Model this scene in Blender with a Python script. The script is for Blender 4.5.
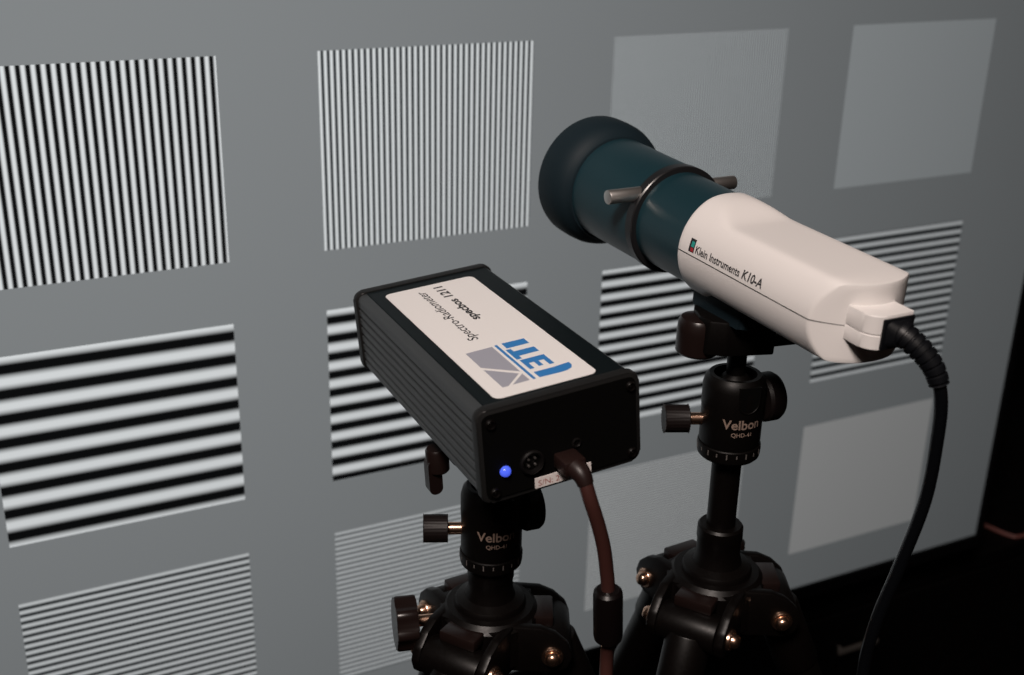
import bpy, bmesh, math
from mathutils import Vector, Matrix

# ------------------------------------------------------------------ scene
for o in list(bpy.data.objects):
    bpy.data.objects.remove(o, do_unlink=True)
scene = bpy.context.scene
col = scene.collection
PI = math.pi
FLOOR = 1.02                         # metres from the reference height down to the floor


def W(x, y, z):
    """x along the screen, y downwards, z into the screen -> Blender axes (z up)."""
    return Vector((x, z, FLOOR - y))


# ------------------------------------------------------------------ camera
cam_data = bpy.data.cameras.new('camera')
cam = bpy.data.objects.new('camera', cam_data)
col.objects.link(cam)
right = Vector((0.89353, -0.44843, 0.02276))
down = Vector((-0.14691, -0.33987, -0.92893))
fwd = Vector((0.42429, 0.82668, -0.36956))
m3 = Matrix((right, -down, -fwd)).transposed()
cam.matrix_world = Matrix.Translation(W(-0.02446, -0.13555, -0.86909)) @ m3.to_4x4()
cam_data.sensor_fit = 'HORIZONTAL'
cam_data.sensor_width = 36.0
cam_data.lens = 36.0 * 1207.1 / 1024.0
cam_data.clip_start = 0.02
cam_data.dof.use_dof = True
cam_data.dof.focus_distance = 0.68
cam_data.dof.aperture_fstop = 8.0
scene.camera = cam

# ------------------------------------------------------------------ light and exposure
world = bpy.data.worlds.new('dim_room')
scene.world = world
world.use_nodes = True
world.node_tree.nodes['Background'].inputs[0].default_value = (1.0, 0.62, 0.48, 1)
world.node_tree.nodes['Background'].inputs[1].default_value = 0.008
scene.view_settings.view_transform = 'Standard'
scene.view_settings.look = 'None'
scene.view_settings.gamma = 1.0
scene.view_settings.exposure = 0.0
scene.view_settings.use_curve_mapping = False

lamp = bpy.data.lights.new('room_lamp', 'AREA')
lamp.shape = 'DISK'
lamp.size = 0.55
lamp.energy = 57.0
lamp.color = (1.0, 0.87, 0.80)
lamp_o = bpy.data.objects.new('room_lamp', lamp)
col.objects.link(lamp_o)
lamp_o.location = (-0.75, -1.45, 2.65)
lamp_o.rotation_euler = (Vector((0.3, -0.35, 0.85)) - lamp_o.location).to_track_quat('-Z', 'Y').to_euler()


# ------------------------------------------------------------------ materials
def new_mat(name):
    m = bpy.data.materials.new(name)
    m.use_nodes = True
    return m, m.node_tree, m.node_tree.nodes['Principled BSDF']


def mat(name, color, rough=0.5, metal=0.0, spec=0.5, noise=0.0, nscale=200.0, bump=0.0, coat=0.0, trans=0.0, aniso=0.0):
    m, t, b = new_mat(name)
    b.inputs['Base Color'].default_value = (*color, 1)
    b.inputs['Roughness'].default_value = rough
    b.inputs['Metallic'].default_value = metal
    b.inputs['Specular IOR Level'].default_value = spec
    b.inputs['Coat Weight'].default_value = coat
    b.inputs['Transmission Weight'].default_value = trans
    if noise or bump:
        tc = t.nodes.new('ShaderNodeTexCoord')
        n = t.nodes.new('ShaderNodeTexNoise')
        n.inputs['Scale'].default_value = nscale
        n.inputs['Detail'].default_value = 4
        t.links.new(tc.outputs['Object'], n.inputs['Vector'])
        if noise:
            mr = t.nodes.new('ShaderNodeMapRange')
            mr.inputs['To Min'].default_value = max(0.02, rough - noise)
            mr.inputs['To Max'].default_value = min(1, rough + noise)
            t.links.new(n.outputs['Fac'], mr.inputs['Value'])
            t.links.new(mr.outputs['Result'], b.inputs['Roughness'])
        if bump:
            bp = t.nodes.new('ShaderNodeBump')
            bp.inputs['Strength'].default_value = bump
            bp.inputs['Distance'].default_value = 0.0004
            t.links.new(n.outputs['Fac'], bp.inputs['Height'])
            t.links.new(bp.outputs['Normal'], b.inputs['Normal'])
    return m


M = {
    'black_plastic': mat('black_plastic', (0.004, 0.0035, 0.0035), 0.42, spec=0.3, noise=0.08, nscale=900),
    'cap_plastic': mat('cap_plastic', (0.010, 0.010, 0.010), 0.5, spec=0.3, noise=0.08, nscale=1200, bump=0.1),
    'anodised': mat('anodised_black', (0.036, 0.041, 0.044), 0.42, spec=0.6, noise=0.1, nscale=1500),
    'top_satin': mat('top_satin_black', (0.0015, 0.004, 0.005), 0.45, spec=0.2),
    'panel_black': mat('panel_black', (0.0015, 0.0014, 0.0013), 0.55, spec=0.15),
    'sticker': mat('sticker_white', (0.83, 0.82, 0.81), 0.45),
    'sn_sticker': mat('serial_sticker', (0.75, 0.70, 0.68), 0.5),
    'print_black': mat('print_black', (0.015, 0.015, 0.018), 0.6),
    'print_grey': mat('print_dark_grey', (0.045, 0.045, 0.05), 0.6),
    'print_red': mat('print_red', (0.35, 0.10, 0.08), 0.6),
    'logo_blue': mat('logo_blue', (0.03, 0.20, 0.52), 0.5),
    'logo_grey': mat('logo_grey', (0.34, 0.35, 0.41), 0.5),
    'logo_teal': mat('logo_teal', (0.02, 0.30, 0.26), 0.5),
    'logo_red': mat('logo_red', (0.35, 0.02, 0.03), 0.5),
    'shell': mat('white_shell', (0.78, 0.755, 0.74), 0.42, bump=0.05, nscale=1600),
    'inner_dark': mat('inner_dark', (0.05, 0.04, 0.04), 0.8),
    'barrel': mat('barrel_anodised', (0.008, 0.031, 0.041), 0.33, spec=0.6, noise=0.06, nscale=1200),  # teal in the base colour stands in for the screen's reflection on black
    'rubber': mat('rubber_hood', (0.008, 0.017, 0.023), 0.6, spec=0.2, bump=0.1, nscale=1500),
    'ring': mat('ring_black', (0.012, 0.012, 0.013), 0.3),
    'steel': mat('brushed_steel', (0.75, 0.72, 0.69), 0.42, metal=1.0),
    'copper': mat('bronze_metal', (0.78, 0.50, 0.36), 0.25, metal=1.0),
    'tripod': mat('tripod_black', (0.0022, 0.0015, 0.0013), 0.40, spec=0.2, noise=0.08, nscale=500),
    'head': mat('head_black', (0.0022, 0.0017, 0.0015), 0.44, spec=0.2, noise=0.08, nscale=900),
    'knob': mat('knob_rubber', (0.006, 0.0035, 0.0033), 0.5, spec=0.3, bump=0.1, nscale=900),
    'knob_gloss': mat('knob_glossy', (0.010, 0.0055, 0.0048), 0.3, spec=0.4),
    'print_gold': mat('print_gold', (0.22, 0.16, 0.13), 0.4),
    'print_white': mat('print_white', (0.10, 0.09, 0.085), 0.5),
    'plug': mat('plug_black', (0.003, 0.0036, 0.005), 0.45, spec=0.35, bump=0.1, nscale=900),
    'usb_plug': mat('plug_brown', (0.014, 0.0065, 0.0055), 0.42, spec=0.35),
    'cable_brown': mat('cable_translucent_brown', (0.048, 0.017, 0.014), 0.32, spec=1.0, coat=0.5),
    'cable_black': mat('cable_black', (0.0025, 0.003, 0.004), 0.25, coat=0.5),
    'cable_red': mat('cable_dark_red', (0.10, 0.035, 0.03), 0.5),
    'ferrite': mat('ferrite_black', (0.0035, 0.002, 0.002), 0.32, spec=0.4),
    'bezel': mat('bezel_black', (0.0012, 0.0012, 0.0015), 0.4, spec=0.2),
    'console': mat('console_black', (0.0008, 0.0006, 0.0006), 0.5, spec=0.15, noise=0.1, nscale=40),
    'handle': mat('handle_grey', (0.06, 0.055, 0.05), 0.5),
    'carpet': mat('carpet_black', (0.0012, 0.001, 0.001), 0.95, spec=0.1, bump=0.6, nscale=600),
    'wall': mat('wall_black', (0.001, 0.0009, 0.0009), 0.9, spec=0.1, bump=0.2, nscale=120),
}
m, t, b = new_mat('led_blue')
b.inputs['Base Color'].default_value = (0.05, 0.1, 0.5, 1)
b.inputs['Emission Color'].default_value = (0.07, 0.12, 0.9, 1)
b.inputs['Emission Strength'].default_value = 0.75
b.inputs['Roughness'].default_value = 0.2
M['led'] = m
m, t, b = new_mat('lens_glass')
b.inputs['Base Color'].default_value = (0.6, 0.7, 0.75, 1)
b.inputs['Roughness'].default_value = 0.02
b.inputs['Transmission Weight'].default_value = 0.9
M['glass'] = m


def screen_mat(name, hi, lo=None, axis=0, period=1.0, phase=0.0, gain=1.6, duty=0.0):
    """One field of the displayed picture: flat tone, or a grating along x (0) or z (2)."""
    m, t, b = new_mat(name)
    b.inputs['Base Color'].default_value = (0.022, 0.022, 0.022, 1)
    b.inputs['Roughness'].default_value = 0.5
    b.inputs['Specular IOR Level'].default_value = 0.35
    b.inputs['Coat Weight'].default_value = 1.0          # added absorbing film: imitates the LCD panel's dimming at slanting views
    b.inputs['Coat IOR'].default_value = 1.06
    b.inputs['Coat Roughness'].default_value = 0.45
    b.inputs['Coat Tint'].default_value = (0.14, 0.14, 0.14, 1)
    b.inputs['Emission Strength'].default_value = SCREEN_GAIN
    if lo is None:
        b.inputs['Emission Color'].default_value = (*hi, 1)
        return m
    tc = t.nodes.new('ShaderNodeTexCoord')
    sp = t.nodes.new('ShaderNodeSeparateXYZ')
    t.links.new(tc.outputs['Object'], sp.inputs[0])

    def math_node(op, a, bval):
        n = t.nodes.new('ShaderNodeMath')
        n.operation = op
        t.links.new(a, n.inputs[0])
        if bval is not None:
            n.inputs[1].default_value = bval
        return n.outputs[0]
    v = math_node('MULTIPLY', sp.outputs[axis], 2 * PI / period)
    v = math_node('ADD', v, phase)
    v = math_node('COSINE', v, None)
    v = math_node('MULTIPLY', v, 0.5 * gain)
    n = t.nodes.new('ShaderNodeMath')
    n.operation = 'ADD'
    n.use_clamp = True
    t.links.new(v, n.inputs[0])
    n.inputs[1].default_value = 0.5 + duty
    mx = t.nodes.new('ShaderNodeMix')
    mx.data_type = 'RGBA'
    t.links.new(n.outputs[0], mx.inputs['Factor'])
    mx.inputs['A'].default_value = (*lo, 1)
    mx.inputs['B'].default_value = (*hi, 1)
    t.links.new(mx.outputs['Result'], b.inputs['Emission Color'])
    return m


# ------------------------------------------------------------------ mesh helpers
def obj(name, bm, material, parent=None, smooth=None):
    me = bpy.data.meshes.new(name)
    bmesh.ops.recalc_face_normals(bm, faces=bm.faces)
    if smooth is not None:
        for f in bm.faces:
            f.smooth = True
        for e in bm.edges:
            if len(e.link_faces) == 2 and e.calc_face_angle(0) > smooth:
                e.smooth = False
    bm.to_mesh(me)
    bm.free()
    if material is not None:
        me.materials.append(M[material] if isinstance(material, str) else material)
    o = bpy.data.objects.new(name, me)
    col.objects.link(o)
    if parent is not None:
        o.parent = parent
    return o


def thing(name, label, cat, mw=None, group=None):
    o = bpy.data.objects.new(name, None)
    o.empty_display_size = 0.03
    col.objects.link(o)
    if mw is not None:
        o.matrix_world = mw
    tag(o, label, cat, group)
    return o


def tag(o, label=None, cat=None, group=None, kind=None):
    if label:
        o['label'] = label
    if cat:
        o['category'] = cat
    if group:
        o['group'] = group
    if kind:
        o['kind'] = kind
    return o


def frame(origin, axis, hint=(0, 0, 1)):
    """matrix whose local z runs along axis; local y is as near to hint as possible"""
    z = Vector(axis).normalized()
    h = Vector(hint)
    if abs(z.dot(h.normalized())) > 0.98:
        h = Vector((0, 1, 0)) if abs(z.y) < 0.9 else Vector((1, 0, 0))
    x = h.cross(z).normalized()
    y = z.cross(x)
    m = Matrix((x, y, z)).transposed().to_4x4()
    m.translation = Vector(origin)
    return m


def lathe(bm, prof, seg=48, mx=None, close=True):
    """profile [(r, z)] turned about local z"""
    mx = mx or Matrix()
    rings = []
    for r, z in prof:
        if r < 1e-6:
            rings.append([bm.verts.new(mx @ Vector((0, 0, z)))])
        else:
            rings.append([bm.verts.new(mx @ Vector((r * math.cos(2 * PI * i / seg), r * math.sin(2 * PI * i / seg), z)))
                          for i in range(seg)])
    for a, c in zip(rings, rings[1:]):
        for i in range(seg):
            j = (i + 1) % seg
            if len(a) == 1 and len(c) == 1:
                continue
            if len(a) == 1:
                bm.faces.new((a[0], c[i], c[j]))
            elif len(c) == 1:
                bm.faces.new((a[i], a[j], c[0]))
            else:
                bm.faces.new((a[i], a[j], c[j], c[i]))
    if close:
        for rg in (rings[0], rings[-1]):
            if len(rg) > 1:
                bm.faces.new(rg)
    return bm


def cyl(bm, p0, p1, r, seg=24, r1=None, bev=0.0):
    p0, p1 = Vector(p0), Vector(p1)
    L = (p1 - p0).length
    r1 = r if r1 is None else r1
    if bev > 0:
        prof = [(0, 0), (r - bev, 0), (r - bev * 0.3, bev * 0.3), (r, bev), (r1, L - bev), (r1 - bev * 0.3, L - bev * 0.3), (r1 - bev, L), (0, L)]
    else:
        prof = [(0, 0), (r, 0), (r1, L), (0, L)]
    return lathe(bm, prof, seg, frame(p0, p1 - p0))


def prism(bm, pts, z0, z1, mx=None):
    """polygon in local xy extruded from z0 to z1"""
    mx = mx or Matrix()
    a = [bm.verts.new(mx @ Vector((x, y, z0))) for x, y in pts]
    c = [bm.verts.new(mx @ Vector((x, y, z1))) for x, y in pts]
    n = len(pts)
    bm.faces.new(a[::-1])
    bm.faces.new(c)
    for i in range(n):
        bm.faces.new((a[i], a[(i + 1) % n], c[(i + 1) % n], c[i]))
    return bm


def box(bm, lo, hi, bev=0.0, mx=None, seg=2):
    mx = mx or Matrix()
    t = bmesh.new()
    bmesh.ops.create_cube(t, size=1)
    for v in t.verts:
        v.co = Vector([lo[i] + (v.co[i] + 0.5) * (hi[i] - lo[i]) for i in range(3)])
    if bev:
        bmesh.ops.bevel(t, geom=t.edges[:], offset=bev, segments=seg, profile=0.5, affect='EDGES')
    bmesh.ops.transform(t, matrix=mx, verts=t.verts)
    me = bpy.data.meshes.new('tmp')
    t.to_mesh(me)
    t.free()
    bm.from_mesh(me)
    bpy.data.meshes.remove(me)
    return bm


def rrect(w, h, r, n=6, cx=0.0, cy=0.0):
    pts = []
    for k, (sx, sy) in enumerate(((1, 1), (-1, 1), (-1, -1), (1, -1))):
        for i in range(n + 1):
            a = PI / 2 * (k + i / n)
            pts.append((cx + sx * (w / 2 - r) + r * math.cos(a), cy + sy * (h / 2 - r) + r * math.sin(a)))
    return pts


def spline(pts, n=8):
    P = [Vector(p) for p in pts]
    P = [P[0] * 2 - P[1]] + P + [P[-1] * 2 - P[-2]]
    out = []
    for i in range(1, len(P) - 2):
        for k in range(n):
            u = k / n
            a, b_, c, d = P[i - 1], P[i], P[i + 1], P[i + 2]
            out.append(0.5 * (2 * b_ + (c - a) * u + (2 * a - 5 * b_ + 4 * c - d) * u * u + (3 * b_ - a - 3 * c + d) * u ** 3))
    out.append(P[-2])
    return out


def tube(bm, pts, r, seg=16, cap=True):
    pts = [Vector(p) for p in pts]
    n = len(pts)
    rad = r if callable(r) else (lambda u: r)
    T = [(pts[min(i + 1, n - 1)] - pts[max(i - 1, 0)]).normalized() for i in range(n)]
    nx = T[0].orthogonal().normalized()
    rings = []
    for i in range(n):
        nx = (nx - T[i] * nx.dot(T[i])).normalized()
        ny = T[i].cross(nx)
        rr = rad(i / (n - 1))
        rings.append([bm.verts.new(pts[i] + rr * (math.cos(2 * PI * k / seg) * nx + math.sin(2 * PI * k / seg) * ny)) for k in range(seg)])
    for a, c in zip(rings, rings[1:]):
        for k in range(seg):
            j = (k + 1) % seg
            bm.faces.new((a[k], a[j], c[j], c[k]))
    if cap:
        bm.faces.new(rings[0][::-1])
        bm.faces.new(rings[-1])
    return bm


def text_mesh(body, fn, size=1.0, sx=1.0, shear=0.0, align='LEFT', bold=0.0, spacing=1.0):
    """flat lettering: every vertex (x, y) of the string goes through fn -> 3D"""
    cu = bpy.data.curves.new('lettering', 'FONT')
    cu.body = body
    cu.size = size
    cu.shear = shear
    cu.align_x = align
    cu.offset = bold
    cu.space_character = spacing
    cu.resolution_u = 3
    to = bpy.data.objects.new('lettering', cu)
    col.objects.link(to)
    bpy.context.view_layer.update()
    dg = bpy.context.evaluated_depsgraph_get()
    me = bpy.data.meshes.new_from_object(to.evaluated_get(dg))
    bm = bmesh.new()
    bm.from_mesh(me)
    for v in bm.verts:
        v.co = fn(v.co.x * sx, v.co.y)
    bpy.data.meshes.remove(me)
    bpy.data.objects.remove(to, do_unlink=True)
    bpy.data.curves.remove(cu)
    return bm


def text_width(body, size=1.0, spacing=1.0):
    bm = text_mesh(body, lambda x, y: Vector((x, y, 0)), size, spacing=spacing)
    w = max(v.co.x for v in bm.verts)
    bm.free()
    return w


# ------------------------------------------------------------------ room shell
bm = bmesh.new()
box(bm, (-2.5, -3.2, -0.05), (3.2, 0.95, 0.0))
tag(obj('floor', bm, 'carpet'), 'black carpeted floor under the tripods and console', None, None, 'structure')
bm = bmesh.new()
box(bm, (-2.5, 0.90, 0.0), (3.2, 0.98, 2.7))
tag(obj('wall_back', bm, 'wall'), 'dark wall behind the television', None, None, 'structure')

# ------------------------------------------------------------------ television
U = 0.18                                    # one test-field width on the screen
PX, PW, PH = 1.41694, 1.0, 0.85327
ROWS = (0.0, 1.1309, 2.26457)
X0, X1, Y0, Y1 = -2.017, 5.852, -1.05, 3.375
FILM = 1.0 / 0.14                                 # the added film's absorption seen straight on is made up for by the backlight
SCREEN_GAIN = FILM

tv = thing('television', 'large flat television showing grey test picture with striped squares', 'television',
           Matrix.Translation(W(0, 0, 0)))
GREY = (0.222, 0.235, 0.241)
WHITE = (0.73, 0.757, 0.768)
BLACK = (0.0025, 0.003, 0.0035)


def lerp(a, b_, u):
    return tuple(a[i] + (b_[i] - a[i]) * u for i in range(3))


def cells(c, r):
    """grating of the field in column c and row r"""
    x_left, z_top = c * PX * U, -ROWS[r] * U
    if r == 0:
        n = {-1: 18, 0: 28.0, 1: 37.6, 2: 72}.get(c)
    elif r == 1:
        n = {-1: 6.5, 0: 7.95, 1: 9.65, 2: 12.3, 3: 16.5}.get(c)
    else:
        n = {-1: 19, 0: 24.5, 1: 31, 2: 55}.get(c)
    return x_left, z_top, n


smats = [screen_mat('screen_grey', GREY)]
slot = {}
for r in range(3):
    for c in range(-1, 4):
        xl, zt, n = cells(c, r)
        name = 'screen_field_%d_%d' % (r, c + 1)
        LIGHT = (0.345, 0.368, 0.377)
        if n is None:
            mm = screen_mat(name, LIGHT if r == 0 else (0.425, 0.428, 0.425))
        elif r == 0:
            per = PW * U / n
            hi = {2: (0.54, 0.57, 0.58)}.get(c, WHITE)
            lo = {1: (0.02, 0.025, 0.028), 2: (0.10, 0.11, 0.115)}.get(c, BLACK)
            # fields end on a light bar at their right edge
            ph = -2 * PI * (xl + PW * U) / per + (0.8 * PI if c == 1 else 0.0)
            mm = screen_mat(name, hi, lo, 0, per, ph, 1.35 if c < 2 else 1.0, -0.10 if c < 1 else (0.0 if c < 2 else 0.0))
        else:
            per = PH * U / n
            hi = WHITE if r == 1 else {0: lerp(GREY, WHITE, 0.75), 1: lerp(GREY, WHITE, 0.62), 2: (0.56, 0.575, 0.575)}.get(c, WHITE)
            lo = BLACK if r == 1 else {0: (0.016, 0.02, 0.022), 1: (0.14, 0.15, 0.155), 2: (0.20, 0.21, 0.215)}.get(c, BLACK)
            if r == 1 and c == 3:
                lo, hi = (0.02, 0.024, 0.026), lerp(GREY, WHITE, 0.8)
            ph = -2 * PI * zt / per + ({0: 0.0, 1: 0.1, 2: 0.1, 3: 0.68}.get(c, 0.0) * PI if r == 1 else 0.6 * PI)
            mm = screen_mat(name, hi, lo, 2, per, ph, 1.4 if r == 1 else 1.2, -0.10 if r == 1 else 0.0)
        slot[(r, c)] = len(smats)
        smats.append(mm)

xs = [X0]
for c in range(-1, 4):
    xs += [c * PX, c * PX + PW]
xs.append(X1)
ys = [Y0]
for r in range(3):
    ys += [ROWS[r], ROWS[r] + PH]
ys.append(Y1)
bm = bmesh.new()
vg = [[bm.verts.new((x * U, 0, -y * U)) for x in xs] for y in ys]
for j in range(len(ys) - 1):
    for i in range(len(xs) - 1):
        f = bm.faces.new((vg[j][i], vg[j + 1][i], vg[j + 1][i + 1], vg[j][i + 1]))
        if j % 2 == 1 and i % 2 == 1:
            f.material_index = slot[((j - 1) // 2, (i - 1) // 2 - 1)]
scr = obj('screen', bm, None, tv)
for mm in smats:
    scr.data.materials.append(mm)
sx0, sx1, sz0, sz1 = X0 * U, X1 * U, -Y1 * U, -Y0 * U
bw = 0.009
bm = bmesh.new()
box(bm, (sx0 - bw, -0.004, sz0 - 0.016), (sx1 + bw, 0.03, sz0), 0.0015)
box(bm, (sx0 - bw, -0.004, sz1), (sx1 + bw, 0.03, sz1 + bw), 0.0015)
box(bm, (sx0 - bw, -0.004, sz0 - 0.002), (sx0, 0.03, sz1 + 0.002), 0.0015)
box(bm, (sx1, -0.004, sz0 - 0.002), (sx1 + bw, 0.03, sz1 + 0.002), 0.0015)
obj('bezel', bm, 'bezel', tv)
bm = bmesh.new()
box(bm, (sx0 - 0.004, 0.004, sz0 - 0.01), (sx1 + 0.004, 0.034, sz1 + 0.004), 0.004)
box(bm, (sx0 + 0.15, 0.03, sz0 + 0.03), (sx1 - 0.15, 0.065, sz1 - 0.25), 0.01)
obj('back_cover', bm, 'bezel', tv)
CONSOLE_TOP = 0.665
for fx in (sx0 + 0.25, sx1 - 0.25):
    bm = bmesh.new()
    box(bm, (fx - 0.02, 0.034, -CONSOLE_TOP), (fx + 0.02, 0.055, sz0 + 0.10), 0.003)
    box(bm, (fx - 0.03, 0.034, -CONSOLE_TOP), (fx + 0.03, 0.26, -CONSOLE_TOP + 0.012), 0.003)
    obj('stand_foot', bm, 'bezel', tv)

# ------------------------------------------------------------------ media console under the television
cz = FLOOR - CONSOLE_TOP
cx0, cx1, cy0, cy1 = -0.50, 1.38, 0.028, 0.50
con = thing('media_console', 'low black media console with grey bar handles under the television', 'console',
            Matrix.Translation(((cx0 + cx1) / 2, (cy0 + cy1) / 2, 0)))
ox, oy = (cx0 + cx1) / 2, (cy0 + cy1) / 2
bm = bmesh.new()
box(bm, (cx0 - ox, cy0 + 0.018 - oy, 0.05), (cx1 - ox, cy1 - oy, cz - 0.02), 0.002)
obj('body', bm, 'console', con)
bm = bmesh.new()
box(bm, (cx0 - ox, cy0 - oy, cz - 0.02), (cx1 - ox, cy1 - oy, cz), 0.002)
obj('top_panel', bm, 'console', con)
bm = bmesh.new()
box(bm, (cx0 + 0.03 - ox, cy0 + 0.05 - oy, 0.0), (cx1 - 0.03 - ox, cy1 - 0.03 - oy, 0.052), 0.002)
obj('plinth', bm, 'console', con)
dx = [cx0 + 0.004, cx0 + 0.615, 0.725, cx1 - 0.004]
for i in range(3):
    a, c_ = dx[i], dx[i + 1] - 0.004
    bm = bmesh.new()
    box(bm, (a - ox, cy0 - oy, 0.056), (c_ - ox, cy0 + 0.017 - oy, cz - 0.024), 0.002)
    d = obj('drawer_front', bm, 'console', con)
    hx = 0.909 if i == 2 else (a + c_) / 2
    hz = FLOOR - 0.737
    bm = bmesh.new()
    box(bm, (hx - 0.03 - ox, cy0 - 0.012 - oy, hz - 0.003), (hx + 0.03 - ox, cy0 - 0.007 - oy, hz + 0.003), 0.001)
    for s in (-1, 1):
        cyl(bm, (hx + s * 0.022 - ox, cy0 - 0.009 - oy, hz), (hx + s * 0.022 - ox, cy0 + 0.001 - oy, hz), 0.0022, 10)
    obj('handle', bm, 'handle', d)

# thin cable lying on the console beside the television
bm = bmesh.new()
tube(bm, spline([(1.120, 0.22, cz + 0.0028), (1.150, 0.13, cz + 0.0028), (1.162, 0.077, cz + 0.0028), (1.171, 0.045, cz + 0.0028),
                 (1.182, 0.036, cz + 0.0028), (1.225, 0.036, cz + 0.0028), (1.300, 0.036, cz + 0.0028), (1.36, 0.045, cz + 0.0028)], 6), 0.0026, 10)
tag(obj('thin_cable', bm, 'cable_red', None, 0.6), 'thin dark red cable lying on the black console beside the television', 'cable')


# ------------------------------------------------------------------ spectroradiometer box
bw_, bh_, bl_ = 0.0900, 0.0514, 0.1859
# columns of the fitted rotation in (x right, y down, z into screen)
cxv = W(0.9953, -0.0932, -0.0254) - W(0, 0, 0)
cyv = W(0.0932, 0.9956, -0.0017) - W(0, 0, 0)
czv = W(0.0254, -0.0007, 0.9997) - W(0, 0, 0)
bo = W(0.19793, 0.11055, -0.39942)               # top left corner of the front end
base = bo + cxv * (bw_ / 2) + cyv * bh_ + czv * (bl_ / 2)
mb = Matrix((cxv, czv, -cyv)).transposed().to_4x4()
mb.translation = base
spec = thing('spectroradiometer', 'black ribbed metal box instrument with white label and glowing blue light, on tripod', 'instrument', mb)


def B(x, y, z):
    """box millimetres: x from left, y depth from front end, z down from top -> local metres"""
    return Vector((x / 1000 - bw_ / 2, y / 1000 - bl_ / 2, bh_ - z / 1000))


CAP = 6.0
# extruded housing with grooved sides
w2, hh = bw_ / 2 - 0.0012, bh_ - 0.0024
rc = 0.0045


def side(sign):
    out = []
    zs = [0.0085 + k * 0.0056 for k in range(7)]
    for zc in zs:
        out += [(sign * w2, zc - 0.0013), (sign * (w2 - 0.0016), zc - 0.0006), (sign * (w2 - 0.0016), zc + 0.0006), (sign * w2, zc + 0.0013)]
    return out


def arc(cx, cz_, r, a0, a1, n=6):
    return [(cx + r * math.cos(a0 + (a1 - a0) * i / n), cz_ + r * math.sin(a0 + (a1 - a0) * i / n)) for i in range(n + 1)]


z_lo, z_hi = 0.0012, bh_ - 0.0012
poly = arc(w2 - rc, z_lo + rc, rc, -PI / 2, 0) + side(1) + arc(w2 - rc, z_hi - rc, rc, 0, PI / 2)
poly += [(w2 - 0.0095, z_hi), (w2 - 0.0100, z_hi - 0.0006), (-w2 + 0.0100, z_hi - 0.0006), (-w2 + 0.0095, z_hi)]
poly += arc(-w2 + rc, z_hi - rc, rc, PI / 2, PI) + side(-1)[::-1] + arc(-w2 + rc, z_lo + rc, rc, PI, 1.5 * PI)
mx = Matrix(((1, 0, 0, 0), (0, 0, 1, 0), (0, 1, 0, 0), (0, 0, 0, 1)))       # polygon xy -> xz, extrude along y
bm = bmesh.new()
prism(bm, poly, -bl_ / 2 + 0.004, bl_ / 2 - 0.004, mx)
obj('housing', bm, 'anodised', spec, 0.5)


def cap_mesh(y0, y1):
    bm = bmesh.new()
    prism(bm, rrect(bw_, bh_, 0.0055, 8, 0, bh_ / 2), y0, y1, mx)
    es = [e for e in bm.edges if abs(e.verts[0].co.y - e.verts[1].co.y) < 1e-6]
    bmesh.ops.bevel(bm, geom=es, offset=0.0010, segments=2, profile=0.5, affect='EDGES')
    return bm


front_cap = obj('end_cap', cap_mesh(-bl_ / 2, -bl_ / 2 + CAP / 1000), 'cap_plastic', spec, 0.6)
back_cap = obj('end_cap', cap_mesh(bl_ / 2 - CAP / 1000, bl_ / 2), 'cap_plastic', spec, 0.6)
bm = bmesh.new()
prism(bm, rrect(bw_ - 0.005, bh_ - 0.005, 0.004, 6, 0, bh_ / 2), -bl_ / 2 - 0.0006, -bl_ / 2 + 0.001, mx)
obj('front_panel', bm, 'panel_black', spec)
FR = -bl_ / 2 - 0.0006
# lens snout at the end that faces the screen
bm = bmesh.new()
lathe(bm, [(0, 0), (0.016, 0), (0.016, 0.010), (0.0145, 0.011), (0.0135, 0.011), (0.0125, 0.004), (0, 0.004)], 40,
      frame((0, bl_ / 2 - 0.0005, bh_ / 2), (0, 1, 0)))
snout = obj('lens_tube', bm, 'black_plastic', spec, 0.6)
bm = bmesh.new()
lathe(bm, [(0, 0), (0.0124, 0), (0.0124, 0.0012), (0, 0.003)], 32, frame((0, bl_ / 2 + 0.0034, bh_ / 2), (0, 1, 0)))
obj('lens', bm, 'glass', spec, 0.5)
# screws
for sx, sz in ((7.0, 7.6), (84.6, 7.6), (84.6, 45.6), (7.0, 45.6)):
    bm = bmesh.new()
    lathe(bm, [(0.0, 0.0012), (0.0008, 0.0012), (0.0012, 0.0001), (0.0013, 0.0010), (0.0022, 0.0014), (0.0028, 0.0006), (0.0030, -0.001)], 20,
          frame(B(sx, 0, sz) + Vector((0, -0.0006, 0)), (0, -1, 0)), close=False)
    obj('screw', bm, 'tripod', spec, 0.7)
# blue light
bm = bmesh.new()
lathe(bm, [(0.0029, -0.001), (0.0029, 0.0006), (0.0024, 0.0018), (0.0013, 0.0026), (0, 0.0029)], 24,
      frame(B(13.0, 0, 35.0) + Vector((0, -0.0006, 0)), (0, -1, 0)))
tag(obj('indicator_light', bm, 'led', spec, 0.9), 'glowing blue indicator light')
# round socket
bm = bmesh.new()
lathe(bm, [(0.0062, -0.001), (0.0066, 0.0016), (0.0058, 0.0022), (0.0048, 0.0018), (0.0046, -0.0005), (0, -0.0005)], 32,
      frame(B(27.4, 0, 33.9) + Vector((0, -0.0006, 0)), (0, -1, 0)), close=False)
sock = obj('round_socket', bm, 'black_plastic', spec, 0.6)
for k in range(4):
    a = PI / 4 + k * PI / 2
    bm = bmesh.new()
    p = B(27.4, 0, 33.9) + Vector((0.0026 * math.cos(a), -0.0003, 0.0026 * math.sin(a)))
    cyl(bm, p, p + Vector((0, -0.0014, 0)), 0.0006, 8)
    obj('pin', bm, 'steel', sock)
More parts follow.
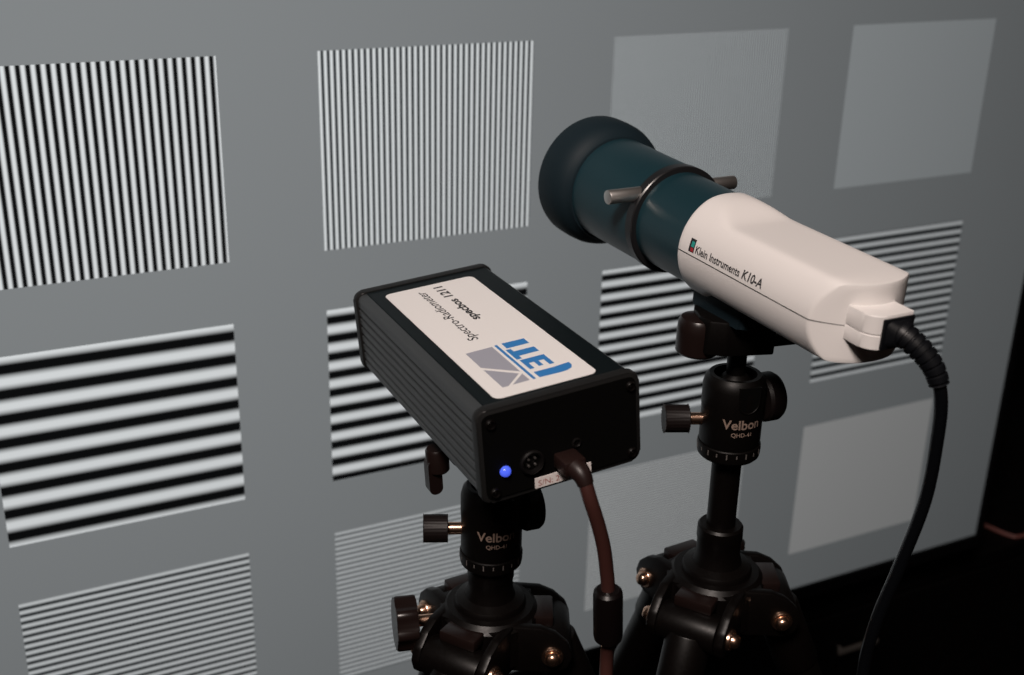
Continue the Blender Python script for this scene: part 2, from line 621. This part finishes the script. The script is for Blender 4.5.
# small hole with a metal rim above the plug
bm = bmesh.new()
lathe(bm, [(0.0026, -0.001), (0.0027, 0.0006), (0.0020, 0.0009), (0.0017, 0.0004), (0.0016, -0.0005), (0, -0.0005)], 20,
      frame(B(52.8, 0, 30.6) + Vector((0, -0.0006, 0)), (0, -1, 0)), close=False)
obj('jack', bm, 'black_plastic', spec, 0.6)
# serial sticker
bm = bmesh.new()
box(bm, (*(B(28.6, 0, 50.0) + Vector((0, -0.00085, 0)))[:],), (*(B(60.5, 0, 44.0) + Vector((0, -0.0005, 0)))[:],), 0.0001, seg=1)
sn = obj('serial_sticker', bm, 'sn_sticker', spec)


def sn_fn(x, y):
    return B(30.2 + x, 0, 48.9 - y) + Vector((0, -0.00095, 0))


bm = text_mesh('S/N: 2', sn_fn, 4.6, 1.05)
obj('lettering', bm, 'print_red', sn)

# top label
LT = bh_ - 0.0006            # surface of the top band
bm = bmesh.new()
box(bm, (-w2 + 0.0060, -bl_ / 2 + CAP / 1000 - 0.0003, bh_ - 0.0022), (w2 - 0.0035, bl_ / 2 - CAP / 1000 + 0.0003, LT), 0.0004)
obj('top_band', bm, 'top_satin', spec)

def T_(x, y, h=0.0):
    """label millimetres: x from left, y from front, h lift in mm"""
    return Vector((x / 1000 - bw_ / 2, y / 1000 - bl_ / 2, LT + 0.0003 + h / 1000))


bm = bmesh.new()
prism(bm, [(x / 1000, y / 1000) for x, y in rrect(57.2, 161, 4.2, 8, 43.3, 89.6)], LT - 0.0002, LT + 0.0003,
      Matrix.Translation((-bw_ / 2, -bl_ / 2, 0)))
lab = obj('label_sticker', bm, 'sticker', spec)
lab['label'] = 'white rounded label with blue logo'


def flat_poly(bm, pts, h):
    vs = [bm.verts.new(T_(x, y, h)) for x, y in pts]
    bm.faces.new(vs)


# lettering runs from the front end to the far end, tops of the letters to the left
w1 = text_width('Spectro-Radiometer', 7.4)
k1 = 82.0 / w1
bm = text_mesh('Spectro-Radiometer', lambda x, y: T_(37.2 - y * 1.12, 79.6 + x * k1, 0.06), 7.4, bold=0.05)
obj('lettering', bm, 'print_grey', lab)
w1 = text_width('specbos 1211', 7.4)
k2 = 58.5 / w1
bm = text_mesh('specbos 1211', lambda x, y: T_(49.5 - y * 1.05, 105.3 + x * k2, 0.06), 7.4, bold=0.22)
obj('lettering', bm, 'print_black', lab)
# logo: grey field with a white peak line, blue bar, blue letters
bm = bmesh.new()
flat_poly(bm, [(23.2, 19.0), (38.6, 19.6), (38.6, 27.3), (27.8, 19.2)][:1] + [(26.5, 19.1), (37.0, 29.2), (23.2, 42.6)], 0.06)
flat_poly(bm, [(28.9, 19.2), (38.4, 19.5), (38.4, 28.2)], 0.06)
flat_poly(bm, [(23.2, 45.8), (38.6, 31.0), (38.8, 66.4), (23.3, 66.0)], 0.06)
obj('logo_peak', bm, 'logo_grey', lab)
bm = bmesh.new()
flat_poly(bm, [(40.3, 19.3), (41.9, 19.4), (42.0, 67.2), (40.4, 67.1)], 0.06)                       # bar
flat_poly(bm, [(44.6, 60.2), (58.0, 60.2), (58.0, 67.2), (44.8, 67.4)], 0.06)                       # I
flat_poly(bm, [(43.2, 44.6), (46.2, 44.6), (46.2, 48.4), (58.0, 48.4), (58.0, 54.8), (46.2, 54.8), (46.2, 58.6), (43.2, 58.6)], 0.06)  # T
flat_poly(bm, [(44.0, 30.6), (46.6, 30.6), (46.6, 37.6), (49.6, 37.6), (49.6, 31.6), (52.2, 31.6), (52.2, 37.6), (55.2, 37.6),
               (55.2, 30.6), (58.0, 30.6), (58.0, 43.2), (44.0, 43.2)], 0.06)                        # E
flat_poly(bm, [(44.0, 19.6), (56.0, 19.2), (60.0, 19.6), (63.0, 21.2), (64.6, 24.2), (64.8, 27.6), (62.0, 27.4), (55.0, 26.6), (44.0, 26.6)], 0.06)  # J
obj('logo_letters', bm, 'logo_blue', lab)

# ------------------------------------------------------------------ USB cable of the box
pl = B(45.5, 0, 37.0) + Vector((0, -0.0006, 0))
uc = thing('usb_cable', 'translucent brown cable with ferrite bead plugged into black ribbed box', 'cable', mb @ Matrix.Translation(pl))
bm = bmesh.new()
box(bm, (-0.0062, -0.013, -0.0042), (0.0062, 0.0004, 0.0042), 0.0016)
plug = obj('plug', bm, 'usb_plug', uc, 0.6)
q0 = Vector((0, -0.0125, 0))
inv = uc.matrix_basis.inverted()


def L_(x, y, z):
    return inv @ W(x, y, z)


path = spline([q0 + Vector((0, 0.004, 0)), q0 + Vector((0.0015, -0.004, -0.003)), L_(0.2503, 0.1575, -0.4225), L_(0.2550, 0.1720, -0.4235), L_(0.2590, 0.1860, -0.4235),
               L_(0.2619, 0.2007, -0.4230), L_(0.2636, 0.2129, -0.4227), L_(0.2667, 0.2458, -0.4209), L_(0.2672, 0.2717, -0.4206),
               L_(0.262, 0.36, -0.437), L_(0.250, 0.60, -0.50), L_(0.240, 0.90, -0.60), L_(0.24, 1.005, -0.645), L_(0.25, 1.0158, -0.72), L_(0.20, 1.0158, -0.95)], 8)
bm = bmesh.new()
tube(bm, path, 0.0037, 18)
obj('cord', bm, 'cable_brown', uc, 0.8)
bm = bmesh.new()
a, c_ = q0 + Vector((0, 0.001, 0)), path[20]
tube(bm, path[3:12], lambda u: 0.0058 - 0.0016 * u, 16)
obj('strain_relief', bm, 'usb_plug', uc, 0.6)
fa, fb = L_(0.2636, 0.2125, -0.4227), L_(0.2667, 0.2455, -0.4209)
bm = bmesh.new()
L = (fb - fa).length
lathe(bm, [(0.0036, -0.0005), (0.0060, 0.0), (0.0074, 0.0015), (0.0078, 0.004), (0.0078, L - 0.004), (0.0074, L - 0.0015), (0.0060, L), (0.0036, L + 0.0005)], 32,
      frame(fa, fb - fa))
obj('ferrite_bead', bm, 'ferrite', uc, 0.5)

# ------------------------------------------------------------------ colorimeter with lens barrel
kd = (W(-0.02, -0.04, 1.0) - W(0, 0, 0)).normalized()
kr = kd.cross(Vector((0, 0, 1))).normalized()
ku = kr.cross(kd)
mk = Matrix((kr, kd, ku)).transposed().to_4x4()
axis0 = W(0.3845, 0.0680, -0.3567)
mk.translation = axis0 - ku * 0.0195
col_i = thing('colorimeter', 'white handheld light meter with dark lens barrel and rubber hood, on tripod', 'instrument', mk)
AZ = 0.0195                                  # height of the optical axis above the flat underside
R0 = 0.031


def rear(x):
    return -0.1050 + 0.0178 * (min(abs(x), R0) / R0) ** 2.2


def smooth01(u):
    u = max(0.0, min(1.0, u))
    return u * u * (3 - 2 * u)


def section(y):
    """clip heights of the round section at station y: (top, bottom)"""
    k = smooth01((0.019 - y) / 0.030)
    kb = smooth01((0.018 - y) / 0.020)
    return R0 + (0.0222 - R0) * k, -(R0 + (AZ - R0) * kb)


def sec_point(y, a):
    zt, zb = section(y)
    x, z = R0 * math.cos(a), R0 * math.sin(a)
    return x, z, zt, zb


def clipped(y, a):
    """point of the section in direction a, cut flat at top and bottom with rounded shoulders"""
    zt, zb = section(y)
    c, s = math.cos(a), math.sin(a)
    n = 26.0
    lim = zt if s >= 0 else -zb
    # superellipse-like blend of circle and flat cut
    d = ((1 / R0) ** n + (abs(s) / lim) ** n) ** (-1 / n)
    return d * c, d * s


SEAM = 0.0010
SA = math.asin(SEAM / R0)


def shell(a0, a1, name):
    bm = bmesh.new()
    NA, NS = 72, 40
    angs = [a0 + (a1 - a0) * i / NA for i in range(NA + 1)]
    rows = []
    stations = [0.0235, 0.0230] + [0.0225 - (0.0225 + 0.0860) * k / NS for k in range(NS + 1)]
    for si, y in enumerate(stations):
        row = []
        for a in angs:
            x, z = clipped(y, a)
            k = 1.0
            if si == 0:
                k = 0.975
            elif si == 1:
                k = 0.993
            row.append(bm.verts.new((x * k, y, z * k + AZ)))
        rows.append(row)
    # end wall: edge follows the curved rear face
    for t_, ins in ((1.0, 0.0012), (0.988, 0.0002), (0.965, 0.0)):
        row = []
        for a in angs:
            x, z = clipped(-0.09, a)
            row.append(bm.verts.new((x * t_, rear(x * t_) + ins, z * t_ + AZ)))
        rows.append(row)
    for t_ in (0.85, 0.7, 0.55, 0.4, 0.25, 0.1):
        row = []
        for a in angs:
            x, z = clipped(-0.09, a)
            zz = z * t_
            row.append(bm.verts.new((x * t_, rear(x * t_), zz + AZ)))
        rows.append(row)
    # front disc
    front = [bm.verts.new((clipped(0.02, a)[0] * 0.6, 0.0235, clipped(0.02, a)[1] * 0.6 + AZ)) for a in angs]
    rows.insert(0, front)
    for p, q in zip(rows, rows[1:]):
        for i in range(NA):
            bm.faces.new((p[i], p[i + 1], q[i + 1], q[i]))
    # keep a hair gap at the seam
    sgn = 1 if name == 'upper_shell' else -1
    return obj(name, bm, 'shell', col_i, 0.55)


gap = 0.0100
up = shell(SA + gap, PI - SA - gap, 'upper_shell')
lo_ = shell(PI - SA + gap, 2 * PI + SA - gap, 'lower_shell')
bm = bmesh.new()
R1 = R0 - 0.0012
prism(bm, [(0.0296 * s, y) for s, y in ((-1, 0.018), (-1, -0.0860), (-0.8, -0.0920), (-0.55, -0.0980), (-0.3, -0.1020), (0, -0.1033),
                                        (0.3, -0.1020), (0.55, -0.0980), (0.8, -0.0920), (1, -0.0860), (1, 0.018))],
      AZ + SEAM - 0.006, AZ + SEAM + 0.006)
obj('seam_gasket', bm, 'inner_dark', col_i)

# barrel turned about the optical axis
fk = frame((0, 0, AZ), (0, 1, 0))
bm = bmesh.new()
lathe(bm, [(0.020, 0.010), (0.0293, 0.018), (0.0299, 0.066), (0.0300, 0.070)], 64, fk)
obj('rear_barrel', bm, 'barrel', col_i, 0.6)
bm = bmesh.new()
lathe(bm, [(0.0290, 0.067), (0.0328, 0.0675), (0.0334, 0.0682), (0.0334, 0.0738), (0.0328, 0.0745), (0.0290, 0.075)], 64, fk)
obj('barrel_ring', bm, 'ring', col_i, 0.5)
bm = bmesh.new()
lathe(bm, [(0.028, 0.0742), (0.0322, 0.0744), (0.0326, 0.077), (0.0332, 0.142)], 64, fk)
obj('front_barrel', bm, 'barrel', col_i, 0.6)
bm = bmesh.new()
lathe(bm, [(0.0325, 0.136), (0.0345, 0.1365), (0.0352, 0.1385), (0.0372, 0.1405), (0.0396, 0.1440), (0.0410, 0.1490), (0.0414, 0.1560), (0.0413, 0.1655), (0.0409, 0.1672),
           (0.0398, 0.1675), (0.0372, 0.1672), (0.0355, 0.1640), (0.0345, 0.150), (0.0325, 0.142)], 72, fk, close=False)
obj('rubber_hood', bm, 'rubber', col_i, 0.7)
bm = bmesh.new()
lathe(bm, [(0, 0.146), (0.0330, 0.1415), (0.0330, 0.139), (0, 0.139)], 48, fk)
obj('front_lens', bm, 'glass', col_i, 0.5)
for s, x0, x1 in ((-1, 0.018, 0.0475), (1, 0.018, 0.0440)):
    bm = bmesh.new()
    cyl(bm, (s * x0, 0.0735, AZ + 0.0178), (s * x1, 0.0735, AZ + 0.0178), 0.0043, 28, bev=0.0006)
    obj('lever_pin', bm, 'steel', col_i, 0.5)

# connector housing at the rear
HC = Vector((-0.0042, -0.1050, AZ + 0.0026))
bm = bmesh.new()
hw, hh_ = 0.0115, 0.0088
plan = [(hw, 0.004), (hw, -0.0120), (hw - 0.0010, -0.0130)] + [(-hw + 0.0055 - 0.0080 * math.sin(k * PI / 16), -0.0040 - 0.0090 * math.cos(k * PI / 16)) for k in range(9)] + [(-hw - 0.0025, 0.006)]
for z0, z1 in ((-hh_, -0.0012), (-0.0009, hh_)):
    t2 = bmesh.new()
    prism(t2, plan, z0, z1, Matrix.Translation(HC))
    bmesh.ops.bevel(t2, geom=t2.edges[:], offset=0.0004, segments=1, profile=0.5, affect='EDGES')
    me = bpy.data.meshes.new('tmp')
    t2.to_mesh(me)
    t2.free()
    bm.from_mesh(me)
    bpy.data.meshes.remove(me)
obj('connector_housing', bm, 'shell', col_i, 0.6)

# lettering wrapped round the left side of the shell


def wrap(y, arc_, lift=0.00018):
    a = PI - arc_ / R0
    x, z = clipped(y, a)
    k = 1 + lift / R0
    return Vector((x * k, y, z * k + AZ))


y_start = 0.0075
wt = text_width('Klein Instruments K10-A', 0.0062)
kx = 0.0555 / wt
bm = text_mesh('Klein Instruments', lambda x, y: wrap(y_start - x * kx, 0.0036 + y), 0.0062, bold=0.0001)
obj('lettering', bm, 'print_black', up)
w_a = text_width('Klein Instruments ', 0.0062) + 0.0022
bm = text_mesh('K10-A', lambda x, y: wrap(y_start - (x + w_a) * kx, 0.0036 + y), 0.0070, bold=0.00015, shear=0.15)
obj('lettering', bm, 'print_black', up)


def wrap_quad(bm, y0, y1, a0, a1, lift=0.00018, n=4):
    g = [[bm.verts.new(wrap(y0 + (y1 - y0) * i / n, a0 + (a1 - a0) * j / n, lift)) for i in range(n + 1)] for j in range(n + 1)]
    for j in range(n):
        for i in range(n):
            bm.faces.new((g[j][i], g[j][i + 1], g[j + 1][i + 1], g[j + 1][i]))


bm = bmesh.new()
wrap_quad(bm, 0.0133, 0.0085, 0.0030, 0.0106)
obj('logo_square', bm, 'print_black', up)
bm = bmesh.new()
wrap_quad(bm, 0.0116, 0.0090, 0.0060, 0.0092, 0.0003)
obj('logo_square', bm, 'logo_teal', up)
bm = bmesh.new()
wrap_quad(bm, 0.0116, 0.0090, 0.0034, 0.0056, 0.0003)
obj('logo_square', bm, 'logo_red', up)

# ------------------------------------------------------------------ cable of the colorimeter
kp = HC + Vector((0.0012, -0.0130, -0.0004))
kc = thing('instrument_cable', 'black cable with ribbed strain relief plugged into white light meter', 'cable', mk @ Matrix.Translation(kp))
bm = bmesh.new()
box(bm, (-0.0095, -0.0012, -0.0078), (0.0095, 0.0008, 0.0078), 0.0005)
t2 = bmesh.new()
v0 = [t2.verts.new((x, -0.001, z)) for x, z in rrect(0.0165, 0.0135, 0.003, 4)]
v1 = [t2.verts.new((x, -0.0045, z)) for x, z in rrect(0.0130, 0.0118, 0.005, 4, 0.001, -0.0005)]
t2.faces.new(v0[::-1])
t2.faces.new(v1)
for i in range(len(v0)):
    j = (i + 1) % len(v0)
    t2.faces.new((v0[i], v0[j], v1[j], v1[i]))
me = bpy.data.meshes.new('tmp')
t2.to_mesh(me)
t2.free()
bm.from_mesh(me)
bpy.data.meshes.remove(me)
obj('plug', bm, 'plug', kc, 0.5)
inv = kc.matrix_basis.inverted()
path = spline([Vector((0.0005, 0.001, 0)), L_(0.3858, 0.0715, -0.4790), L_(0.3905, 0.0776, -0.4865), L_(0.3948, 0.0863, -0.4920), L_(0.3980, 0.1000, -0.4952),
               L_(0.3996, 0.1207, -0.4955), L_(0.4017, 0.1565, -0.4926), L_(0.3995, 0.1976, -0.4856), L_(0.3967, 0.2382, -0.4781),
               L_(0.3991, 0.278, -0.4729), L_(0.405, 0.36, -0.475), L_(0.43, 0.62, -0.50), L_(0.45, 0.90, -0.60), L_(0.46, 1.005, -0.63), L_(0.47, 1.0165, -0.70), L_(0.44, 1.0165, -0.95)], 8)
bm = bmesh.new()
tube(bm, path, 0.0033, 18)
obj('cord', bm, 'cable_black', kc, 0.8)
# ribbed strain relief: alternate thick and thin rings along the first bend
dense = []
seg_pts = path[3:29]
for p, q in zip(seg_pts, seg_pts[1:]):
    for k in range(4):
        dense.append(p.lerp(q, k / 4))
nn = len(dense)
bm = bmesh.new()
tube(bm, dense, lambda u: (0.0068 - 0.0018 * u) - (0.0008 if (u * 9) % 1 > 0.68 else 0.0), 24)
obj('strain_relief', bm, 'plug', kc, 0.5)

# ------------------------------------------------------------------ tripods
# horizontal directions as seen in plan: right and away
RT = Vector((0.894, -0.448, 0)).normalized()
AW = Vector((0.448, 0.894, 0)).normalized()


def az(deg):
    a = math.radians(deg)
    return RT * math.cos(a) + AW * math.sin(a)


def wrap_head(normal, r, fz):
    side_v = Vector((0, 0, 1)).cross(normal)

    def fn(x, y):
        a = x / r
        return (normal * math.cos(a) + side_v * math.sin(a)) * r + Vector((0, 0, fz + y))
    return fn


def make_tripod(x, y, head_base, hub_h, label, group, knob_az, clamp_az, clamp_tilt, clamp_z, lever, CH, plate_m, plate_t):
    """head_base: height of the underside of the ball head; hub_h: height of the leg hinges' top plate"""
    t = thing('tripod', label, 'tripod', Matrix.Translation((x, y, 0)), group)
    H = hub_h
    ct = min(0.030, head_base - hub_h + 0.0005)
    up_ = Vector((0, 0, 1))
    # centre column
    bm = bmesh.new()
    cyl(bm, (0, 0, H - 0.17), (0, 0, head_base + 0.001), 0.0088, 32)
    obj('centre_column', bm, 'tripod', t, 0.6)
    # collar
    bm = bmesh.new()
    lathe(bm, [(0.0090, H + ct), (0.0126, H + ct), (0.0138, H + ct - 0.0015), (0.0140, H + ct - 0.009), (0.0134, H + ct - 0.0105), (0.0134, H + 0.010),
               (0.0150, H + 0.004), (0.0205, H + 0.002), (0.0215, H + 0.0), (0.0215, H - 0.006), (0.0090, H - 0.006)], 48)
    obj('collar', bm, 'tripod', t, 0.5)
    # shoulder with three arms
    LEGS = (0, 120, 240)
    bm = bmesh.new()
    lathe(bm, [(0.009, H - 0.001), (0.026, H - 0.002), (0.030, H - 0.006), (0.030, H - 0.030), (0.022, H - 0.038), (0.009, H - 0.038)], 48)
    for d in LEGS:
        r = az(d)
        tg = up_.cross(r)
        fm = Matrix((r, tg, up_)).transposed().to_4x4()
        fm.translation = Vector((0, 0, H))
        t2 = bmesh.new()
        pts = [(0.010, -0.003), (0.030, -0.004), (0.039, -0.008), (0.0465, -0.015), (0.0495, -0.023), (0.047, -0.031), (0.040, -0.035), (0.010, -0.034)]
        xz = fm @ Matrix(((1, 0, 0, 0), (0, 0, 1, 0), (0, 1, 0, 0), (0, 0, 0, 1)))
        for s in (-1, 1):
            prism(t2, pts, s * 0.0185 if s > 0 else -0.0245, 0.0245 if s > 0 else -0.0185, xz)
        bmesh.ops.bevel(t2, geom=t2.edges[:], offset=0.0014, segments=2, profile=0.5, affect='EDGES')
        prism(t2, [(0.010, -0.003), (0.025, -0.0045), (0.025, -0.030), (0.010, -0.030)], -0.020, 0.020, xz)
        me = bpy.data.meshes.new('tmp')
        t2.to_mesh(me)
        t2.free()
        bm.from_mesh(me)
        bpy.data.meshes.remove(me)
    obj('shoulder', bm, 'tripod', t, 0.5)
    for d in LEGS:
        r = az(d)
        tg = up_.cross(r)
        hp = r * 0.0375 + Vector((0, 0, H - 0.023))
        spread = math.radians(23)
        ld = (r * math.sin(spread) - up_ * math.cos(spread)).normalized()
        total = hp.z / math.cos(spread)
        # leg: hinge barrel, thick tube, lock, thin tube, foot
        bm = bmesh.new()
        cyl(bm, hp - tg * 0.0183, hp + tg * 0.0183, 0.0118, 32, bev=0.0008)
        cyl(bm, hp + ld * 0.004, hp + ld * 0.05, 0.0138, 32, bev=0.001)
        cyl(bm, hp + ld * 0.045, hp + ld * (total * 0.52), 0.0122, 32)
        leg = obj('leg', bm, 'tripod', t, 0.6)
        bm = bmesh.new()
        cyl(bm, hp + ld * (total * 0.50), hp + ld * (total * 0.50 + 0.035), 0.0150, 32, bev=0.0015)
        obj('leg_lock', bm, 'knob', leg, 0.6)
        bm = bmesh.new()
        cyl(bm, hp + ld * (total * 0.51), hp + ld * (total - 0.02), 0.0098, 28)
        obj('lower_tube', bm, 'tripod', leg, 0.6)
        bm = bmesh.new()
        fe = hp + ld * total
        lathe(bm, [(0, 0.0), (0.0115, 0.0), (0.0130, 0.003), (0.0130, 0.018), (0.0110, 0.030), (0, 0.030)], 28, Matrix.Translation((fe.x, fe.y, 0)))
        obj('rubber_foot', bm, 'knob', leg, 0.6)
        # bolts at both ends of the hinge
        for s in (-1, 1):
            bm = bmesh.new()
            lathe(bm, [(0.0066, -0.001), (0.0066, 0.0012), (0.0060, 0.0020), (0.0046, 0.0021), (0.0043, 0.0042), (0.0033, 0.0058), (0.0015, 0.0064), (0, 0.0065)], 24,
                  frame(hp + tg * (s * 0.0246), tg * s))
            obj('hinge_bolt', bm, 'copper', t, 0.7)
        # angle stop between the ears
        bm = bmesh.new()
        fm = Matrix((r, tg, up_)).transposed().to_4x4()
        fm.translation = Vector((0, 0, H))
        box(bm, (0.0255, -0.012, -0.0115), (0.038, 0.012, -0.0045), 0.0012, fm)
        obj('angle_stop', bm, 'knob_gloss', t, 0.6)
    # column lock knob
    kdv = az(knob_az)
    bm = bmesh.new()
    kb = Vector((0, 0, H - (0.010 if lever else 0.021)))
    cyl(bm, kb + kdv * 0.022, kb + kdv * 0.050, 0.0036, 20)
    obj('knob_shaft', bm, 'copper', t, 0.6)
    bm = bmesh.new()
    n = 64
    pts = []
    for i in range(n):
        a = 2 * PI * i / n
        rr = 0.0152 + 0.0014 * max(-0.5, math.cos(a * 7))
        pts.append((rr * math.cos(a), rr * math.sin(a)))
    t2 = bmesh.new()
    prism(t2, pts, 0.0, 0.0130, frame(kb + kdv * 0.0450, kdv))
    es = [e for e in t2.edges if len(e.link_faces) == 2 and any(len(f.verts) > 10 for f in e.link_faces)]
    bmesh.ops.bevel(t2, geom=es, offset=0.0012, segments=2, profile=0.5, affect='EDGES')
    obj('column_knob', t2, 'knob_gloss', t, 0.5)

    # ---- ball head
    hb = head_base
    bm = bmesh.new()
    lathe(bm, [(0.0088, hb), (0.0168, hb), (0.0182, hb + 0.0015), (0.0186, hb + 0.0040), (0.0186, hb + 0.0085), (0.0182, hb + 0.0092), (0.012, hb + 0.0094)], 56)
    ring = obj('pan_base', bm, 'head', t, 0.5)
    for k in range(24):
        nv = az(-90 + 18 * k + 5)
        if k >= 20:
            break
        side_v = up_.cross(nv)
        bm = bmesh.new()
        fm = Matrix((side_v, up_, nv)).transposed().to_4x4()
        fm.translation = nv * 0.01865 + Vector((0, 0, hb + 0.0062))
        box(bm, (-0.00035, -0.0016 if k % 2 else -0.0010, -0.0002), (0.00035, 0.0016 if k % 2 else 0.0010, 0.0001), 0, fm)
        obj('tick_mark', bm, 'print_white', ring)
    # body with an open socket and a slot for the stem
    top = hb + 0.052
    bm = bmesh.new()
    lathe(bm, [(0.012, hb + 0.0090), (0.0176, hb + 0.0094), (0.0180, hb + 0.0105), (0.0180, hb + 0.030), (0.0183, hb + 0.034), (0.0183, hb + 0.045),
               (0.0172, hb + 0.0495), (0.0150, top), (0.0125, top), (0.0118, hb + 0.048), (0.0120, hb + 0.041), (0.012, hb + 0.0090)], 64, close=False)
    body = obj('ball_head', bm, 'head', t, 0.5)
    # slot rim facing the viewer side
    nv = az(-70)
    sv = up_.cross(nv)
    fm = Matrix((sv, up_, nv)).transposed().to_4x4()
    fm.translation = nv * 0.0168 + Vector((0, 0, hb + 0.0400))
    bm = bmesh.new()
    rim = []
    for i in range(13):
        a = PI + PI * i / 12
        rim.append((0.0064 * math.cos(a), 0.0064 * math.sin(a)))
    pts = [(0.0064, 0.0095)] + rim[::-1] + [(-0.0064, 0.0095)]
    prism(bm, pts, -0.004, 0.0014, fm)
    obj('drop_slot', bm, 'panel_black', t, 0.6)
    bm = bmesh.new()
    tube(bm, [fm @ Vector((x_, y_, 0.0012 - 6.0 * x_ * x_)) for x_, y_ in [(-0.0066, 0.0095)] + rim + [(0.0066, 0.0095)]], 0.0006, 8)
    obj('slot_rim', bm, 'head', t, 0.6)
    # ball and stem
    bm = bmesh.new()
    lathe(bm, [(0, hb + 0.030)] + [(0.0116 * math.sin(a), hb + 0.0416 - 0.0116 * math.cos(a)) for a in [PI * k / 12 for k in range(1, 10)]] +
          [(0.0056, hb + 0.0520), (0.0056, clamp_z - 0.004), (0.0075, clamp_z - 0.001), (0.0075, clamp_z + 0.002), (0, clamp_z + 0.002)], 40)
    obj('ball_stem', bm, 'head', t, 0.5)
    # friction knob
    kv = az(183)
    kz = Vector((0, 0, hb + 0.0228))
    bm = bmesh.new()
    cyl(bm, kz + kv * 0.0165, kz + kv * 0.028, 0.0037, 20)
    obj('knob_shaft', bm, 'copper', t, 0.6)
    bm = bmesh.new()
    n = 72
    pts = [((0.0080 + 0.00025 * math.cos(24 * 2 * PI * i / n)) * math.cos(2 * PI * i / n), (0.0080 + 0.00025 * math.cos(24 * 2 * PI * i / n)) * math.sin(2 * PI * i / n)) for i in range(n)]
    prism(bm, pts, 0, 0.0145, frame(kz + kv * 0.0255, kv))
    es = [e for e in bm.edges if any(len(f.verts) > 10 for f in e.link_faces)]
    bmesh.ops.bevel(bm, geom=es, offset=0.0011, segments=2, profile=0.5, affect='EDGES')
    obj('friction_knob', bm, 'knob', t, 0.6)
    # main ball lock knob
    kv = az(22)
    kz = Vector((0, 0, hb + 0.0335))
    bm = bmesh.new()
    lathe(bm, [(0, 0.014), (0.0075, 0.014), (0.0080, 0.0165), (0.0135, 0.0175), (0.0147, 0.0195), (0.0147, 0.0265), (0.0135, 0.0285), (0.0110, 0.0295), (0, 0.0295)], 40, frame(kz, kv))
    obj('lock_knob', bm, 'knob', t, 0.5)
    # lettering
    nv = az(-80)
    wv = text_width('Velbon', 0.0082)
    bm = text_mesh('Velbon', (lambda f_: (lambda x_, y_: f_(x_ - wv / 2, y_)))(wrap_head(nv, 0.0181, hb + 0.0240)), 0.0082, bold=0.00016)
    obj('lettering', bm, 'print_gold', body)
    wv2 = text_width('QHD-41', 0.0036)
    bm = text_mesh('QHD-41', (lambda f_: (lambda x_, y_: f_(x_ - wv2 / 2, y_)))(wrap_head(nv, 0.0181, hb + 0.0192)), 0.0036, bold=0.00005)
    obj('lettering', bm, 'print_gold', body)
    # quick-release clamp on the stem
    ca = az(clamp_az)
    cs = up_.cross(ca)
    tm = Matrix.Rotation(clamp_tilt, 4, cs)
    fm = Matrix.Translation((0, 0, clamp_z)) @ tm @ Matrix((ca, cs, up_)).transposed().to_4x4()
    bm = bmesh.new()
    pts = [(-0.016, -0.015), (0.014, -0.018), (0.024, -0.015), (0.027, -0.006), (0.027, 0.006), (0.024, 0.015), (0.014, 0.018), (-0.016, 0.015)]
    prism(bm, pts, 0.0, CH, fm)
    prism(bm, [(-0.036, -0.006), (-0.012, -0.012), (-0.012, 0.012), (-0.036, 0.006)], 0.003, 0.0105, fm)
    bmesh.ops.bevel(bm, geom=bm.edges[:], offset=0.0014, segments=2, profile=0.5, affect='EDGES')
    clamp = obj('clamp', bm, 'head', t, 0.6)
    # plate screwed to the instrument's underside
    bm = bmesh.new()
    prism(bm, rrect(0.036, 0.048, 0.004, 5), -plate_t, -0.0002, t.matrix_basis.inverted() @ plate_m)
    bmesh.ops.bevel(bm, geom=[e for e in bm.edges if any(len(f.verts) > 10 for f in e.link_faces)], offset=0.0008, segments=1, profile=0.5, affect='EDGES')
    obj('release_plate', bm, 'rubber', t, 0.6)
    bm = bmesh.new()
    if lever:
        # lever folded down beside the clamp
        lm_ = fm @ Matrix.Translation((0.0, 0.0, 0.0))
        lathe(bm, [(0, -0.004), (0.0058, -0.004), (0.0066, -0.003), (0.0066, 0.009), (0.0056, 0.0105), (0, 0.0105)], 28, fm @ Matrix.Translation((0.034, 0.0, 0)))
        prism(bm, rrect(0.0080, 0.022, 0.0038, 5, 0, -0.006), -0.0035, 0.0035,
              fm @ Matrix.Translation((0.037, 0.0, 0)) @ Matrix(((1, 0, 0, 0), (0, 0, 1, 0), (0, 1, 0, 0), (0, 0, 0, 1))))
    else:
        lathe(bm, [(0, -0.0045), (0.0105, -0.0045), (0.0122, -0.003), (0.0125, 0.009), (0.0122, 0.0150), (0.0108, 0.0172), (0.0065, 0.0182), (0, 0.0185)], 36,
              fm @ Matrix.Translation((0.0245, 0.0, 0)))
    obj('clamp_lever', bm, 'knob_gloss', clamp, 0.6)
    return t


FZ = lambda y: FLOOR - y
trip_r = make_tripod(0.3845, -0.3567, FZ(0.1905), FZ(0.268),
                     'black tripod with raised centre column carrying the white light meter', 'black tripods in front of the television',
                     76, 188, math.radians(-2.0), FZ(0.1215), False, 0.0205, mk, 0.0140)
trip_l = make_tripod(0.2489, -0.3162, FZ(0.2530), FZ(0.2790),
                     'black tripod with lowered centre column carrying the black ribbed box', 'black tripods in front of the television',
                     193, 205, math.radians(4.0), FZ(0.1790), True, 0.0130, mb @ Matrix.Translation((0, -0.008, 0)), 0.0095)
